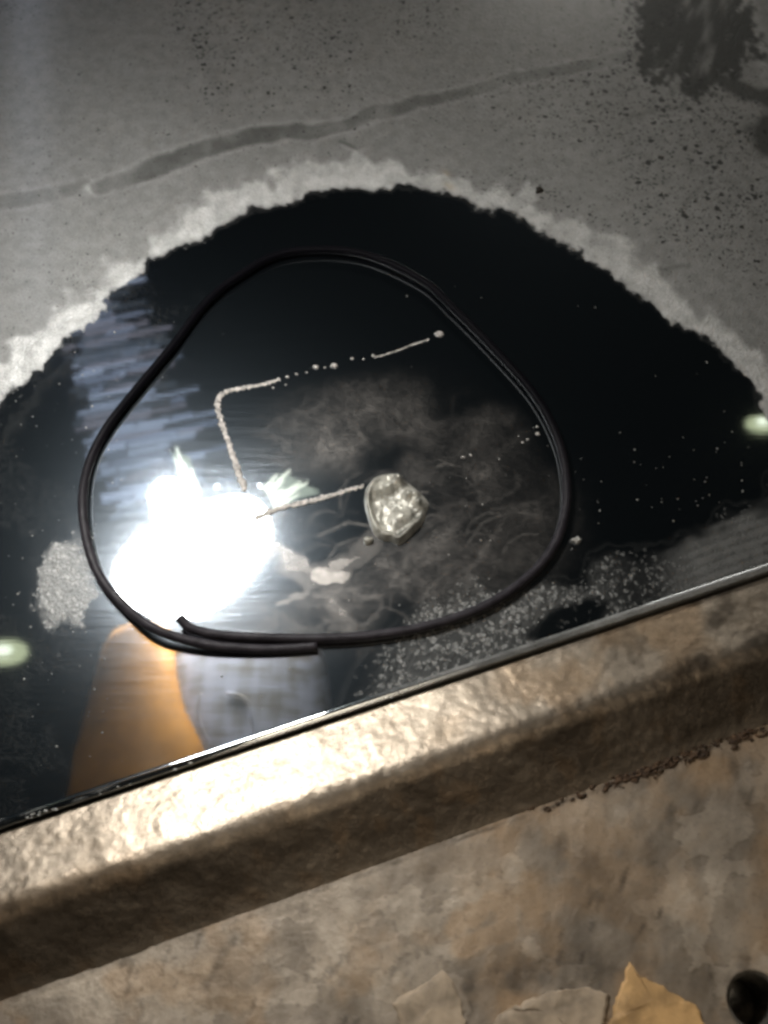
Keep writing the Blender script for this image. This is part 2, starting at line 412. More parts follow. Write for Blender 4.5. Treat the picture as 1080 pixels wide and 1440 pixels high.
# fine hairline wipes
for k in range(110):
    r = random.Random(500+k); cx = r.gauss(610, 110); cy = r.gauss(745, 70); a = r.uniform(-.9, .5); l = r.uniform(20, 75)
    if cx > 740 or cy < 640: continue
    p = [(cx+math.cos(a+.5*s)*l*s, cy+math.sin(a+.5*s)*l*s) for s in (-1, -.4, .2, .7)]
    m = (np.abs(X-cx) < 110) & (np.abs(Y-cy) < 110)
    d = segdist(X[m], Y[m], p)[0]; haze[m] = np.maximum(haze[m], (.12 if k % 4 else .22)*r.random()*np.exp(-(d/2.0)**2))
haze = haze*inside*(lf > .15)+haze*inside*(lf <= .15)*(.62+.76*np.random.RandomState(9).rand(*X.shape))*(.6+.8*fbm(X, Y, 9, 2, 130))
warm = .35*np.exp(-ell(X, Y, 632, 262, 9, 5, 30)**2)+.25*np.exp(-ell(X, Y, 628, 244, 6, 4, 30)**2)
one = np.ones_like(X)
fin = np.stack([frost, np.clip(tone, 0, 1), np.clip(grain, 0, 1), one], -1)
haz = np.stack([np.clip(haze, 0, 1), np.clip(pits, 0, 1), warm, one], -1)
face = link('polished_face', grid_mesh('polished_face', P-np.array(insert.location), {'fin': fin, 'haz': haz, 'rim': np.stack([rimm, rimm, rimm, one], -1)}), M_face)
face.parent = insert
# rounded edge of the insert, falling into the seam
th = np.linspace(0, math.pi/2, 9)
eu = np.linspace(-.40, .46, 260)
lip = np.linspace(0, 1, 12); LW = .0021           # a slight raised burr runs along the edge
prof_n = np.concatenate([lip*LW, LW+.0008*np.sin(th[1:]), [LW+.0008]])
prof_z = np.concatenate([.00030*np.sin(np.pi*lip)**1.0, -.0008*(1-np.cos(th[1:])), [-.012]])
R_E = LW+.0008
A, B = np.meshgrid(eu, prof_n); _, Z = np.meshgrid(eu, prof_z)
P = loc(A, B, Z); X, Y = proj(P)
ef = sst(470, 640, X+120*(fbm(X*3, Y*3, 60, 4, 120)-.5))*(.35+.5*fbm(X, Y*4, 16, 3, 121))+.5*sst(.66, .8, fbm(X, Y*2, 7, 2, 122))*(1-sst(150, 230, X))
ef = ef+.5*sst(760, 880, X)
fin = np.stack([np.clip(ef, 0, .95), .22+.2*fbm(X, Y, 8, 2, 123), .3+0*X, 1+0*X], -1); haz = np.stack([0*X, 0*X, 0*X, 1+0*X], -1)
edge = link('rounded_edge', grid_mesh('rounded_edge', P-np.array(insert.location), {'fin': fin, 'haz': haz, 'rim': 1+0*fin}), M_face); edge.parent = insert

# weld beads and drops on the mirror
def part_bm(name, bm, mat, label=None):
    bmesh.ops.translate(bm, verts=bm.verts, vec=-Vector(insert.location))
    o = link(name, bm_mesh(name, bm), mat); o.parent = insert
    if label: o['label'] = label
    return o
def bead(pts, w0, w1, seed, label):
    c = catmull([at(x, y, .0002) for x, y in pts], 22); r = random.Random(seed); n = len(c)
    px = .00027
    rad = []
    ph = [r.uniform(0, 6) for _ in range(4)]
    for i in range(n):
        f = i/(n-1); w = (w0*(1-f)+w1*f)
        rad.append(.85*px*w*(1+.18*math.sin(i*.9+ph[0])+.16*math.sin(i*2.1+ph[1])+.34*r.uniform(-1, 1)))
    rad[0] *= .4; rad[-1] *= .4
    c = [p+np.array([r.uniform(-1, 1), r.uniform(-1, 1), 0])*px*1.0 for p in c]
    bm = bmesh.new(); tube(bm, c, rad, 10, .28); return part_bm('weld_bead', bm, M_weld, label)
bead([(394, 533), (368, 541), (340, 546), (316, 552), (306, 566), (311, 592), (322, 625), (332, 655), (345, 690)], 3.4, 5.2, 1, 'hook-shaped pale weld bead')
bead([(358, 728), (400, 713), (440, 704), (480, 692), (512, 683)], 5.0, 3.2, 2, 'straight pale weld bead running to the torn spot')
bead([(527, 503), (556, 494), (580, 485), (604, 477)], 1.1, 1.7, 3, 'hair-thin weld bead')
for x, y, r_ in ((404, 530, 2.6), (417, 526, 2.4), (431, 524, 1.8), (444, 516, 4.2), (457, 517, 1.9), (470, 514, 5.2), (495, 504, 2.6), (511, 505, 1.4), (525, 500, 2.8), (617, 470, 6.2), (402, 541, 1.6), (384, 545, 1.8),
                 (651, 643, 2.6), (662, 640, 2.0), (756, 610, 3.0), (742, 618, 2.2), (735, 622, 1.8), (755, 600, 1.8)):
    bm = bmesh.new(); blob(bm, at(x, y, .0001), r_*.00030, r_*.00024, r_*.00016, int(x), 2, .2)
    part_bm('weld_drop', bm, M_weld)
# torn bright spot: rim, hollow, lumps
outl = np.array([(514, 688), (524, 674), (540, 667), (558, 667), (574, 679), (592, 694), (603, 708), (600, 722), (594, 737), (580, 752), (562, 767), (550, 762), (536, 760), (524, 748), (516, 726), (512, 705)], float)
cx, cy = 555, 715
nr, na = 44, 160
oc = np.array(catmull([(*p, 0) for p in np.vstack([outl, outl[:1]])], 10))[:, :2]
aa = np.linspace(0, 1, na+1); oi = np.linspace(0, len(oc)-1, na+1)
ox = np.interp(oi, range(len(oc)), oc[:, 0]); oy = np.interp(oi, range(len(oc)), oc[:, 1])
rr = np.linspace(0, 1.0, nr)[:, None]
gx_ = cx+(ox-cx)[None, :]*rr; gy_ = cy+(oy-cy)[None, :]*rr
angs = np.arctan2(gy_-cy, gx_-cx)
rimh = np.exp(-((rr-.88)/.09)**2)*(.55+.45*np.cos(angs-2.6))+.5*np.exp(-((rr-.86)/.10)**2)*np.exp(-((angs-.9)/.55)**2)
h = .0016*(1-rr**6)+.0024*rimh
h = h+.0034*(fbm(gx_, gy_, 34, 2, 201)-.5)*(1-rr**4)+.0016*(fbm(gx_, gy_, 12, 3, 207)-.5)*(1-rr**4)+.0008*(1-np.abs(fbm(gx_, gy_, 26, 2, 204)-.5)*2-.7)*(1-rr**4)
for bx, by, br_, bh in ((561, 676, 9, .0042), (546, 690, 8, .0030), (574, 700, 7, .0026), (588, 711, 7, .0030), (526, 692, 10, .0022), (585, 698, 6, .0026), (568, 728, 16, .0016)):
    h = h+bh*np.exp(-((gx_-bx)**2+(gy_-by)**2)/br_**2)*(1-rr**8)
h = np.where(rr >= .999, -.0002, np.maximum(h, .0003))
g0 = np.stack([at(0, 0)*0]*1)
PP = np.zeros(gx_.shape+(3,))
for i in range(gx_.shape[0]):
    for j in range(gx_.shape[1]): PP[i, j] = at(gx_[i, j], gy_[i, j], 0)
PP[..., 2] = h
nug = link('torn_spot', grid_mesh('torn_spot', PP-np.array(insert.location)), M_nug); nug.parent = insert
nug['label'] = 'bright crumpled torn metal spot'
bm = bmesh.new(); blob(bm, at(518, 760, .0006), .0018, .0016, .0014, 77, 2, .3)
part_bm('weld_drop', bm, M_nug)

# ---------------------------------------------------------------- ledge bar in front of the seam
ledge = empty('ledge_bar', loc(0, N2*.5, Z_L))
tag(ledge, 'tan scaled steel ledge with dark sloping side below the mirror edge', 'steel ledge')
n0 = R_E+.0006
pb = np.array([N2, Z_L]); pa = np.array([n0+.0008, Z_S]); pc = np.array([N3+.0005, Z_P-.0006])
ba = pb+(pa-pb)/np.linalg.norm(pa-pb)*.0055; bc = pb+(pc-pb)/np.linalg.norm(pc-pb)*.0055
prof = [(n0, -.014), (n0, Z_S-.0008)]
prof += [tuple(pa+(ba-pa)*k/40) for k in range(41)]
prof += [tuple(ba*(1-t)**2+2*pb*t*(1-t)+bc*t*t) for t in np.linspace(0, 1, 14)[1:]]
prof += [tuple(bc+(pc-bc)*k/44) for k in range(1, 45)]
print('slope deg', math.degrees(math.atan2(pb[1]-pc[1], pc[0]-pb[0])), 'tilt', math.degrees(math.atan2(pb[1]-pa[1], pb[0]-pa[0])))
prof = np.array(prof)
lu = np.linspace(-.26, .30, 760)
A, B = np.meshgrid(lu, prof[:, 0]); _, Z = np.meshgrid(lu, prof[:, 1])
P = loc(A, B, Z); X, Y = proj(P)
Zn = (fbm(A*1e3, B*1e3, 9, 4, 301)-.5)*.0007+(fbm(A*1e3, B*1e3, 2.2, 2, 302)-.5)*.00028
Zn[:3] *= .3
P[..., 2] += Zn
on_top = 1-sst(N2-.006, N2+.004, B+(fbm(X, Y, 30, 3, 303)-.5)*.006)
light = np.clip(.58+.5*(fbm(X, Y, 70, 4, 304)-.5), 0, 1)*on_top+(1-on_top)*np.clip(.36+.5*(fbm(X*.4+Y, Y-X*.4, 40, 4, 305)-.5)+.35*sst(N3-.006, N3, B), 0, 1)  # side darker than top; its foot paled, an edge highlight painted in
stain_shade = .38*(1-sst(60, 520, X))*(1-on_top)+.25*sst(.50, .75, fbm(X*.6, Y*1.2, 60, 4, 306))*(1-on_top)+.40*np.exp(-((B-N2-.002)/.0035)**2)*sst(.3, .6, fbm(X, Y, 35, 4, 307))  # left of the side darkened: its shade painted in beside real stains
stain_shade = stain_shade+(.45*sst(700, 1000, X)*sst(.52, .66, fbm(X, Y, 30, 4, 308))+.10*sst(.5, .66, fbm(X, Y, 9, 3, 313))+.25*sst(620, 960, X)+.30*(1-sst(0, 260, X)))*on_top+.4*(1-on_top)*sst(650, 850, X)*sst(.4, .7, fbm(X, Y, 90, 3, 309))  # top darkened towards both ends: highlight falloff painted in over rust stains
warm = .5*sst(.5, .72, fbm(X, Y, 80, 4, 310))*sst(500, 900, X)*on_top+.28*sst(.55, .75, fbm(X, Y, 40, 3, 311))*(1-on_top)+.35*np.exp(-((B-N2)/.004)**2)*(1-sst(100, 300, X))
fin = np.stack([light, np.clip(stain_shade, 0, 1), np.clip(warm, 0, 1), np.ones_like(X)], -1)
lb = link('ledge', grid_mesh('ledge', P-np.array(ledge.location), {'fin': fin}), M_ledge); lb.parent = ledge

# ---------------------------------------------------------------- lower plate with a threaded hole
plate = empty('base_plate', loc(0, N3+.05, Z_P))
tag(plate, 'brown stained steel plate with a threaded hole, below the ledge', 'steel plate')
HC = at(1062, 1408, Z_P); HR = float(np.linalg.norm(at(1062, 1408, Z_P)-at(1022, 1408, Z_P)))
pu = np.linspace(-.26, .30, 620); pn = np.linspace(N3-.0002, N3+.125, 260)
A, B = np.meshgrid(pu, pn); P = loc(A, B, 0*A+Z_P); X, Y = proj(P)
dz = (fbm(A*1e3, B*1e3, 26, 3, 401)-.5)*.0010+(fbm(A*1e3, B*1e3, 5, 3, 402)-.5)*.0004
dh = np.hypot(P[..., 0]-HC[0], P[..., 1]-HC[1])
P[..., 2] += dz*sst(HR, HR+.006, dh)
k_ = dh < HR
f = np.where(k_, HR/np.maximum(dh, 1e-6), 1)
keep = ~(k_[:-1, :-1] & k_[1:, :-1] & k_[:-1, 1:] & k_[1:, 1:])
P[..., 0] = HC[0]+(P[..., 0]-HC[0])*f; P[..., 1] = HC[1]+(P[..., 1]-HC[1])*f
cr = np.abs(fbm(X, Y, 120, 4, 403)-.5)*2
light = .38+.85*(fbm(X, Y, 140, 4, 404)-.5)+.25*(fbm(X*1.6, Y*.6, 34, 4, 405)-.5)
light = light+.12*np.exp(-((B-N3-.002)/.002)**2)*(1-sst(600, 800, X))  # pale line by the ledge foot: edge highlight painted in
# grey-violet and dark brown stains
blots = ((900, 1290, 70, 50, 30, .55), (830, 1330, 60, 40, 0, .45), (760, 1370, 90, 22, -8, .75), (1000, 1130, 60, 60, 40, .35), (790, 1190, 9, 40, 5, .75), (828, 1212, 20, 36, -20, .6), (1035, 1090, 8, 36, -20, .7), (900, 1095, 60, 26, -10, .35),
         (300, 1400, 20, 36, 15, .5), (330, 1385, 26, 16, 40, .4), (420, 1325, 22, 40, 20, .4), (375, 1365, 40, 16, 30, .3), (1040, 1200, 40, 30, 0, .25), (890, 1340, 40, 36, 40, .5))
stain_shade = 0*X
for bx, by, rx, ry, a, k in blots:
    e = ell(X, Y, bx, by, rx, ry, a)+(fbm(X, Y, 22, 4, 406)-.5)*1.6
    stain_shade = np.maximum(stain_shade, .62*k*(1-sst(.1, 1.5, e)))
stain_shade = stain_shade+.22*sst(.5, .72, fbm(X, Y, 55, 5, 407))
stain_shade = stain_shade+.8*np.exp(-((B-N3-.0010+.0008*(fbm(X, Y, 20, 3, 408)-.5))/.0007)**2)*(.3+.7*sst(.4, .6, fbm(X, Y, 30, 3, 409)))*(.35+.65*sst(300, 800, X))
warm = .28*sst(.50, .75, fbm(X, Y, 100, 4, 410))*sst(400, 800, X)+.34*sst(.45, .7, fbm(X, Y, 60, 4, 411))
for pts, w, k in (([(640, 1305), (690, 1268), (715, 1280), (712, 1310), (650, 1330)], 16, .5), ):
    d = segdist(X, Y, pts)[0]; warm = np.maximum(warm, k*(1-sst(w*.6, w*1.4, d+14*(fbm(X, Y, 16, 3, 412)-.5)))); light = light+.15*(1-sst(w*.6, w*1.4, d))
pn_ = fbm(X+14*fbm(X, Y, 20, 3, 421), Y, 58, 4, 420); peel = sst(.535, .55, pn_)*sst(1180, 1290, Y+.36*(X-540))
light = light+.20*peel-.14*np.exp(-((pn_-.532)/.007)**2)*sst(1180, 1290, Y+.36*(X-540))
fine = fbm(X*1.3+Y*.4, Y*.45-X*.15, 11, 3, 422)
light = light+.26*(fine-.5); stain_shade = stain_shade+.5*sst(.64, .78, fbm(X+Y*.3, (Y-X*.3)*.35, 13, 3, 423))*sst(.45, .65, fbm(X, Y, 90, 3, 424))
fin = np.stack([np.clip(light, 0, 1), np.clip(stain_shade, 0, 1), np.clip(warm, 0, 1), np.ones_like(X)], -1)
pt = link('plate', grid_mesh('plate', P-np.array(plate.location), {'fin': fin}, keep), M_plate); pt.parent = plate
# bore: a chamfer and a run of thread turns
bm = bmesh.new(); rings = []
zz = [(HR+.0004, .0001), (HR-.0006, -.0008)]
for k in range(14):
    z = -.0010-k*.0016; zz += [(HR-.0012, z), (HR-.0003, z-.0008)]
zz.append((HR-.0010, -.026)); zz.append((.0005, -.0262))
for r_, z in zz:
    rings.append([bm.verts.new(Vector(HC)+Vector((r_*math.cos(2*math.pi*k/48), r_*math.sin(2*math.pi*k/48), z))) for k in range(48)])
for a, b in zip(rings[:-1], rings[1:]):
    for k in range(48): bm.faces.new((a[k], a[(k+1) % 48], b[(k+1) % 48], b[k]))
bmesh.ops.translate(bm, verts=bm.verts, vec=-Vector(plate.location))
bo = link('threaded_hole', bm_mesh('threaded_hole', bm), M_bore); bo.parent = plate

# flakes of old scale lying on the plate
def flake(pts, mat, label, seed, lift=.0008, thick=.0006):
    r = random.Random(seed)
    pts = np.array(pts, float); c = pts.mean(0)
    P0 = at(c[0], c[1], Z_P); o = []
    poly = []
    for (x0, y0), (x1, y1) in zip(pts, np.roll(pts, -1, 0)):
        L = math.hypot(x1-x0, y1-y0); n = max(2, int(L/5))
        for k in range(n):
            t = k/n; w = 0 if k == 0 else 2.2
            poly.append((x0+(x1-x0)*t+r.uniform(-w, w), y0+(y1-y0)*t+r.uniform(-w, w)))
    bm = bmesh.new(); m = len(poly); top = []
    for s in (1.0, .93, .6, .25):
        row = []
        for i, (x, y) in enumerate(poly):
            p = at(c[0]+(x-c[0])*s, c[1]+(y-c[1])*s, Z_P)
            z = .0005*(vnoise(np.array([x*s/18.]), np.array([y*s/18.]), seed)[0]-.5)
            row.append(bm.verts.new(Vector(p-P0)+Vector((0, 0, lift+thick*(1 if s < .99 else .8)+z+.0008*(1-s)*.3))))
        top.append(row)
    cv = bm.verts.new((0, 0, lift+thick+.0003))
    bot = [bm.verts.new((v.co.x, v.co.y, -.0004)) for v in top[0]]
    for a, b in zip([bot]+top[:-1], top):
        for i in range(m): bm.faces.new((a[i], a[(i+1) % m], b[(i+1) % m], b[i]))
    for i in range(m): bm.faces.new((top[-1][i], top[-1][(i+1) % m], cv))
    ob = link('scale_flake', bm_mesh('scale_flake', bm), mat); ob.location = P0
    return tag(ob, label, 'flake', 'flakes of scale on the lower plate')
flake([(848, 1470), (866, 1408), (884, 1353), (896, 1372), (925, 1385), (948, 1398), (978, 1414), (1002, 1470)], M_flake_o, 'bright orange pointed scale flake beside the threaded hole', 11)
flake([(684, 1470), (700, 1428), (735, 1410), (775, 1394), (828, 1388), (856, 1398), (842, 1470)], M_flake, 'broad tan scale flake touching the orange flake', 12, .0004, .0004)
flake([(552, 1410), (588, 1388), (622, 1364), (636, 1378), (648, 1405), (660, 1470), (572, 1470)], M_flake, 'small tan scale flake farthest from the threaded hole', 13, .0003, .0004)

# ---------------------------------------------------------------- cable loop
cp = [(252, 868, 5.5), (270, 884, 4.5), (310, 893, 3), (380, 897, 2.6), (450, 898, 2.2), (530, 893, 2), (610, 878, 2), (680, 853, 2), (735, 818, 2), (774, 776, 2), (793, 730, 2), (797, 680, 2.1), (786, 622, 2.2), (752, 556, 2.3), (690, 486, 2.3), (640, 436, 2.3), (590, 392, 2.3),
      (500, 355, 2.3), (400, 356, 2.3), (330, 392, 2.3), (286, 430, 2.3), (240, 490, 2.3), (190, 550, 2.3), (150, 602, 2.3), (126, 650, 2.3), (116, 702, 3.6), (122, 760, 3.6), (140, 810, 3.6), (172, 850, 3.6), (210, 880, 6.5), (255, 898, 5), (310, 909, 3.2), (380, 913, 2), (446, 909, 1.9)]
pts = [at(x, y, h*.001) for x, y, h in cp]
bm = bmesh.new(); org = Vector(at(450, 650, .002))
tube(bm, [p-np.array(org) for p in catmull(pts, 10)], .00172, 16)
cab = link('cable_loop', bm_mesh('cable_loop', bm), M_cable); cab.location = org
tag(cab, 'thin black rubber cable bent into a loop on the polished steel', 'cable')

# ---------------------------------------------------------------- crumbs and grit
def crumb(name, x, y, z, r_, mat, label, cat, seed):
    bm = bmesh.new(); rr_ = random.Random(seed)
    for k in range(4): blob(bm, (rr_.uniform(-.6, .6)*r_, rr_.uniform(-.6, .6)*r_, r_*.3), r_*rr_.uniform(.4, .8), r_*rr_.uniform(.4, .8), r_*.45, seed+k, 2, .4)
    o = link(name, bm_mesh(name, bm), mat); o.location = at(x, y, z); return tag(o, label, cat)
crumb('dirt_crumb', 757, 269, 0, .0020, M_dirt, 'black dirt crumb on the frosted grey steel just outside the pale ring', 'crumb', 5)
crumb('white_drop', 811, 760, 0, .0018, M_dust, 'small whitish drop on black steel right of the cable loop', 'drop', 9)
bm = bmesh.new(); r = random.Random(3)
cnt = 0
while cnt < 230:
    x, y = r.uniform(0, 1080), r.uniform(400, 1100)
    lim = np.interp(x, [0, 1080], [1130, 780])
    if y > lim or y < np.interp(x, in_x, in_y)+15: continue
    w = .9 if x < 180 else (.8 if (x > 560 and y > 600) else .12)
    if r.random() > w: continue
    s = r.choice([.4, .5, .6, .7, 1.1])*.00030
    blob(bm, at(x, y, s*.4), s*r.uniform(.7, 1.4), s*r.uniform(.7, 1.2), s*.6, cnt, 1, .3, r.uniform(0, 3)); cnt += 1
for k in range(34):           # white dots on the rounded edge
    u = r.uniform(-.15, .02); s = r.uniform(.3, .8)*.0005
    blob(bm, loc(u, .0024+r.uniform(-.0008, .0006), 0), s*2, s, s*.7, 900+k, 1, .3)
grit = link('grit', bm_mesh('grit', bm), M_dust)
tag(grit, 'pale specks of grit scattered over the polished black steel', 'grit', None, 'stuff')
bm = bmesh.new()
for k in range(800):          # dirt in the crack where the plate meets the ledge
    x = r.uniform(730, 1120)
    if r.random() > np.interp(x, [730, 800, 860, 960, 1120], [.05, .4, 1, 1, .7])*(.35+.65*(vnoise(np.array([x/22.]), np.array([.5]), 77)[0] > .45)): continue
    b = at(x, 1100, Z_P); u = float((b-O)@U)
    s = r.uniform(.2, 1.0)**1.5*.00085
    blob(bm, loc(u, N3+.0006+r.gauss(0, .0011), Z_P+.0004), s*r.uniform(.8, 2.6), s*r.uniform(.6, 1), s*.5, 1200+k, 1, .5, math.atan2(U[1], U[0]))
rd = link('rusty_dirt', bm_mesh('rusty_dirt', bm), M_rust)
tag(rd, 'crumbling dark rust packed along the crack between plate and ledge', 'rust', None, 'stuff')

# ---------------------------------------------------------------- work lamp above the steel (seen mirrored)
HL = .25
M_lens = emitter('lamp_light', rgb(1, .985, .95), LAMP_POWER)
M_petal = emitter('glowing_reflector_petal', rgb(.72, .80, .62), .8)  # own glow stands in for lamp light on the reflector petals
M_rib = emitter('glowing_petal_rib', rgb(.95, .97, .78), 3.2)
M_bulb = emitter('bulb_light', rgb(.97, .99, 1), LAMP_POWER)
M_orange = simple('orange_plastic', rgb(.50, .22, .036), .38, 0, .05, 200, .12)
def streaky():
    t = NT('brushed_grey_plastic'); co = t.n('TexCoord').outputs['Object']
    a = t.noise(t.n('Mapping', Vector=co, Scale=(.15, 1, 1), Rotation=(0, 0, .3)).outputs[0], 160, 4)
    b = t.noise(t.n('Mapping', Vector=co, Scale=(1, .12, .12), Rotation=(0, 0, -.1)).outputs[0], 90, 3)
    f = t.ramp(t.math('ADD', t.math('MULTIPLY', a, .55), t.math('MULTIPLY', b, .45)), .36, .64)
    p = t.n('BsdfPrincipled', Base_Color=t.mixc(f, rgb(.22, .19, .15), rgb(.52, .52, .60)), Roughness=.45)
    return t.end(p.outputs[0])
M_silver = streaky()
lc = refl(270, 782, HL)
lamp = empty('work_lamp', lc)
tag(lamp, 'bright white work lamp with orange housing, seen mirrored in the polished steel', 'lamp')
def lpart(name, bm, mat, label=None, smooth=True):
    bmesh.ops.translate(bm, verts=bm.verts, vec=-Vector(lc))
    o = link(name, bm_mesh(name, bm, smooth), mat); o.parent = lamp
    if label: o['label'] = label
    return o
lens_px = [(160, 806), (166, 832), (186, 852), (215, 864), (250, 868), (285, 862), (318, 842), (350, 812), (374, 776), (380, 744), (372, 716), (350, 700), (318, 700), (284, 712), (245, 728), (206, 748), (175, 776)]
oc = np.array(catmull([(*p, 0) for p in lens_px+lens_px[:1]], 6))[:-1, :2]
def tilted(px, py, ang=56):
    h = HL
    for _ in range(12): h = HL-math.tan(math.radians(ang))*(refl(px, py, h)[1]-lc[1])
    return refl(px, py, h)
LN = np.array([0, -math.sin(math.radians(56)), -math.cos(math.radians(56))])   # the way the lens faces
bm = bmesh.new(); cxy = oc.mean(0); rings = []
for s, dz_ in ((1.0, 0), (.92, -.004), (.7, -.008), (.35, -.010)):
    rings.append([bm.verts.new(tilted(*(cxy+(p-cxy)*s))-LN*dz_) for p in oc])
for a, b in zip(rings[:-1], rings[1:]):
    for k in range(len(oc)): bm.faces.new((a[k], a[(k+1) % len(oc)], b[(k+1) % len(oc)], b[k]))
bm.faces.new(rings[-1])
lpart('lens', bm, M_lens)
bm = bmesh.new(); rings = []          # dark back shell behind the lens
for s, dz_ in ((1.03, -.001), (1.06, .004), (1.0, .02), (.75, .04), (.3, .05)):
    rings.append([bm.verts.new(tilted(*(cxy+(p-cxy)*s))-LN*dz_) for p in oc])
for a, b in zip(rings[:-1], rings[1:]):
    for k in range(len(oc)): bm.faces.new((a[k], a[(k+1) % len(oc)], b[(k+1) % len(oc)], b[k]))
bm.faces.new(rings[-1])
lpart('back_shell', bm, M_dirt)
bm = bmesh.new(); blob(bm, refl(238, 697, HL+.005), .013, .012, .010, 5, 3, .05)
lpart('bulb', bm, M_bulb)
bm = bmesh.new()
jag = [(212, 735), (214, 700), (222, 684), (234, 672), (250, 676), (258, 690), (266, 676), (274, 690), (283, 704), (292, 716), (300, 690), (306, 680), (312, 694), (320, 680), (330, 692), (341, 676), (352, 690), (366, 680), (372, 704), (380, 724), (372, 752), (300, 760)]
top_ = [bm.verts.new(refl(x, y, HL+.004)) for x, y in jag]
fc = bm.faces.new(top_); bmesh.ops.solidify(bm, geom=[fc], thickness=.002)
lpart('reflector_rim', bm, emitter('glowing_reflector_rim', rgb(.96, .98, 1), 14), None, False)  # rim given its own glow in place of reflected lamp light
def petal(pts, n=7):
    """fluted reflector petal, glowing in place of reflected light: ribs fan out from the lamp"""
    (ax, ay), (bx, by), (cx_, cy_), (dx, dy) = pts
    bm = bmesh.new(); rows = []
    for i in range(n*2+1):
        f = i/(n*2); row = []
        for j in range(5):
            g = j/4
            x = (ax+(bx-ax)*g)*(1-f)+(dx+(cx_-dx)*g)*f; y = (ay+(by-ay)*g)*(1-f)+(dy+(cy_-dy)*g)*f
            row.append(bm.verts.new(refl(x, y, HL)+np.array([0, 0, .003*(i % 2)+.012*g*g])))
        rows.append(row)
    faces = []
    for i in range(n*2):
        for j in range(4): faces.append(bm.faces.new((rows[i][j], rows[i+1][j], rows[i+1][j+1], rows[i][j+1])))
    bmesh.ops.solidify(bm, geom=faces, thickness=.0012)
    vane = lpart('reflector_petal', bm, M_petal, None, False)
    for i in range(n):
        f = (i+.5+.2*math.sin(i*2.3))/n; g1 = .75+.2*math.sin(i*1.7)
        a = np.array([ax+(dx-ax)*f, ay+(dy-ay)*f]); b = np.array([bx+(cx_-bx)*f, by+(cy_-by)*f])
        bm = bmesh.new(); tube(bm, [refl(*(a+(b-a)*g), HL-.001) for g in (0, .5*g1, g1)], [.0013*(1+.6*math.sin(i)), .0012, .0005], 6)
        rb = lpart('reflector_rib', bm, M_rib); rb.parent = vane
    return vane
petal([(262, 705), (236, 622), (262, 628), (284, 700)], 4)
petal([(352, 705), (398, 652), (452, 680), (376, 722)], 7)
petal([(296, 712), (306, 676), (314, 690), (322, 704)], 3)
# housing hanging in front of the lens: orange shell and grey shell
def shell(L, Rr, name, mat, bulge, hz=HL+.02):
    n = 18; bm = bmesh.new(); rows = []
    for (x0, y0), (x1, y1) in zip(L, Rr):
        row = []
        for k in range(n+1):
            f = k/n; a = math.pi*f
            row.append(bm.verts.new(refl(x0+(x1-x0)*(.5-.5*math.cos(a)), y0+(y1-y0)*(.5-.5*math.cos(a)), hz)+np.array([0, 0, -bulge*math.sin(a)])))
        for k in range(n-1, 0, -1):
            f = k/n; a = math.pi*f
            row.append(bm.verts.new(refl(x0+(x1-x0)*(.5-.5*math.cos(a)), y0+(y1-y0)*(.5-.5*math.cos(a)), hz)+np.array([0, 0, bulge*math.sin(a)])))
        rows.append(row)
    m = len(rows[0])
    for a, b in zip(rows[:-1], rows[1:]):
        for k in range(m): bm.faces.new((a[k], a[(k+1) % m], b[(k+1) % m], b[k]))
    bm.faces.new(rows[0]); bm.faces.new(rows[-1][::-1])
    return lpart(name, bm, mat)
shell([(175, 893), (158, 898), (146, 912), (134, 950), (118, 1010), (104, 1060), (96, 1110), (80, 1200)],
      [(228, 886), (240, 888), (248, 900), (250, 950), (262, 1000), (285, 1040), (312, 1090), (330, 1200)], 'orange_shell', M_orange, .02)
shell([(230, 905), (226, 915), (232, 950), (236, 1010), (246, 1060), (258, 1110), (262, 1200)],
      [(440, 905), (452, 915), (462, 950), (470, 1010), (480, 1060), (490, 1110), (500, 1200)], 'grey_shell', M_silver, .02, HL+.03)

def ridge(pts, w):
    bm = bmesh.new(); tube(bm, catmull([refl(x, y, HL+.009) for x, y in pts], 8), w*.5, 8)
    return lpart('ridge', bm, M_silver)
ridge([(318, 975), (340, 980), (349, 992), (352, 1010), (358, 1045)], .0018)
ridge([(282, 975), (278, 1000), (284, 1022), (296, 1048)], .0014)
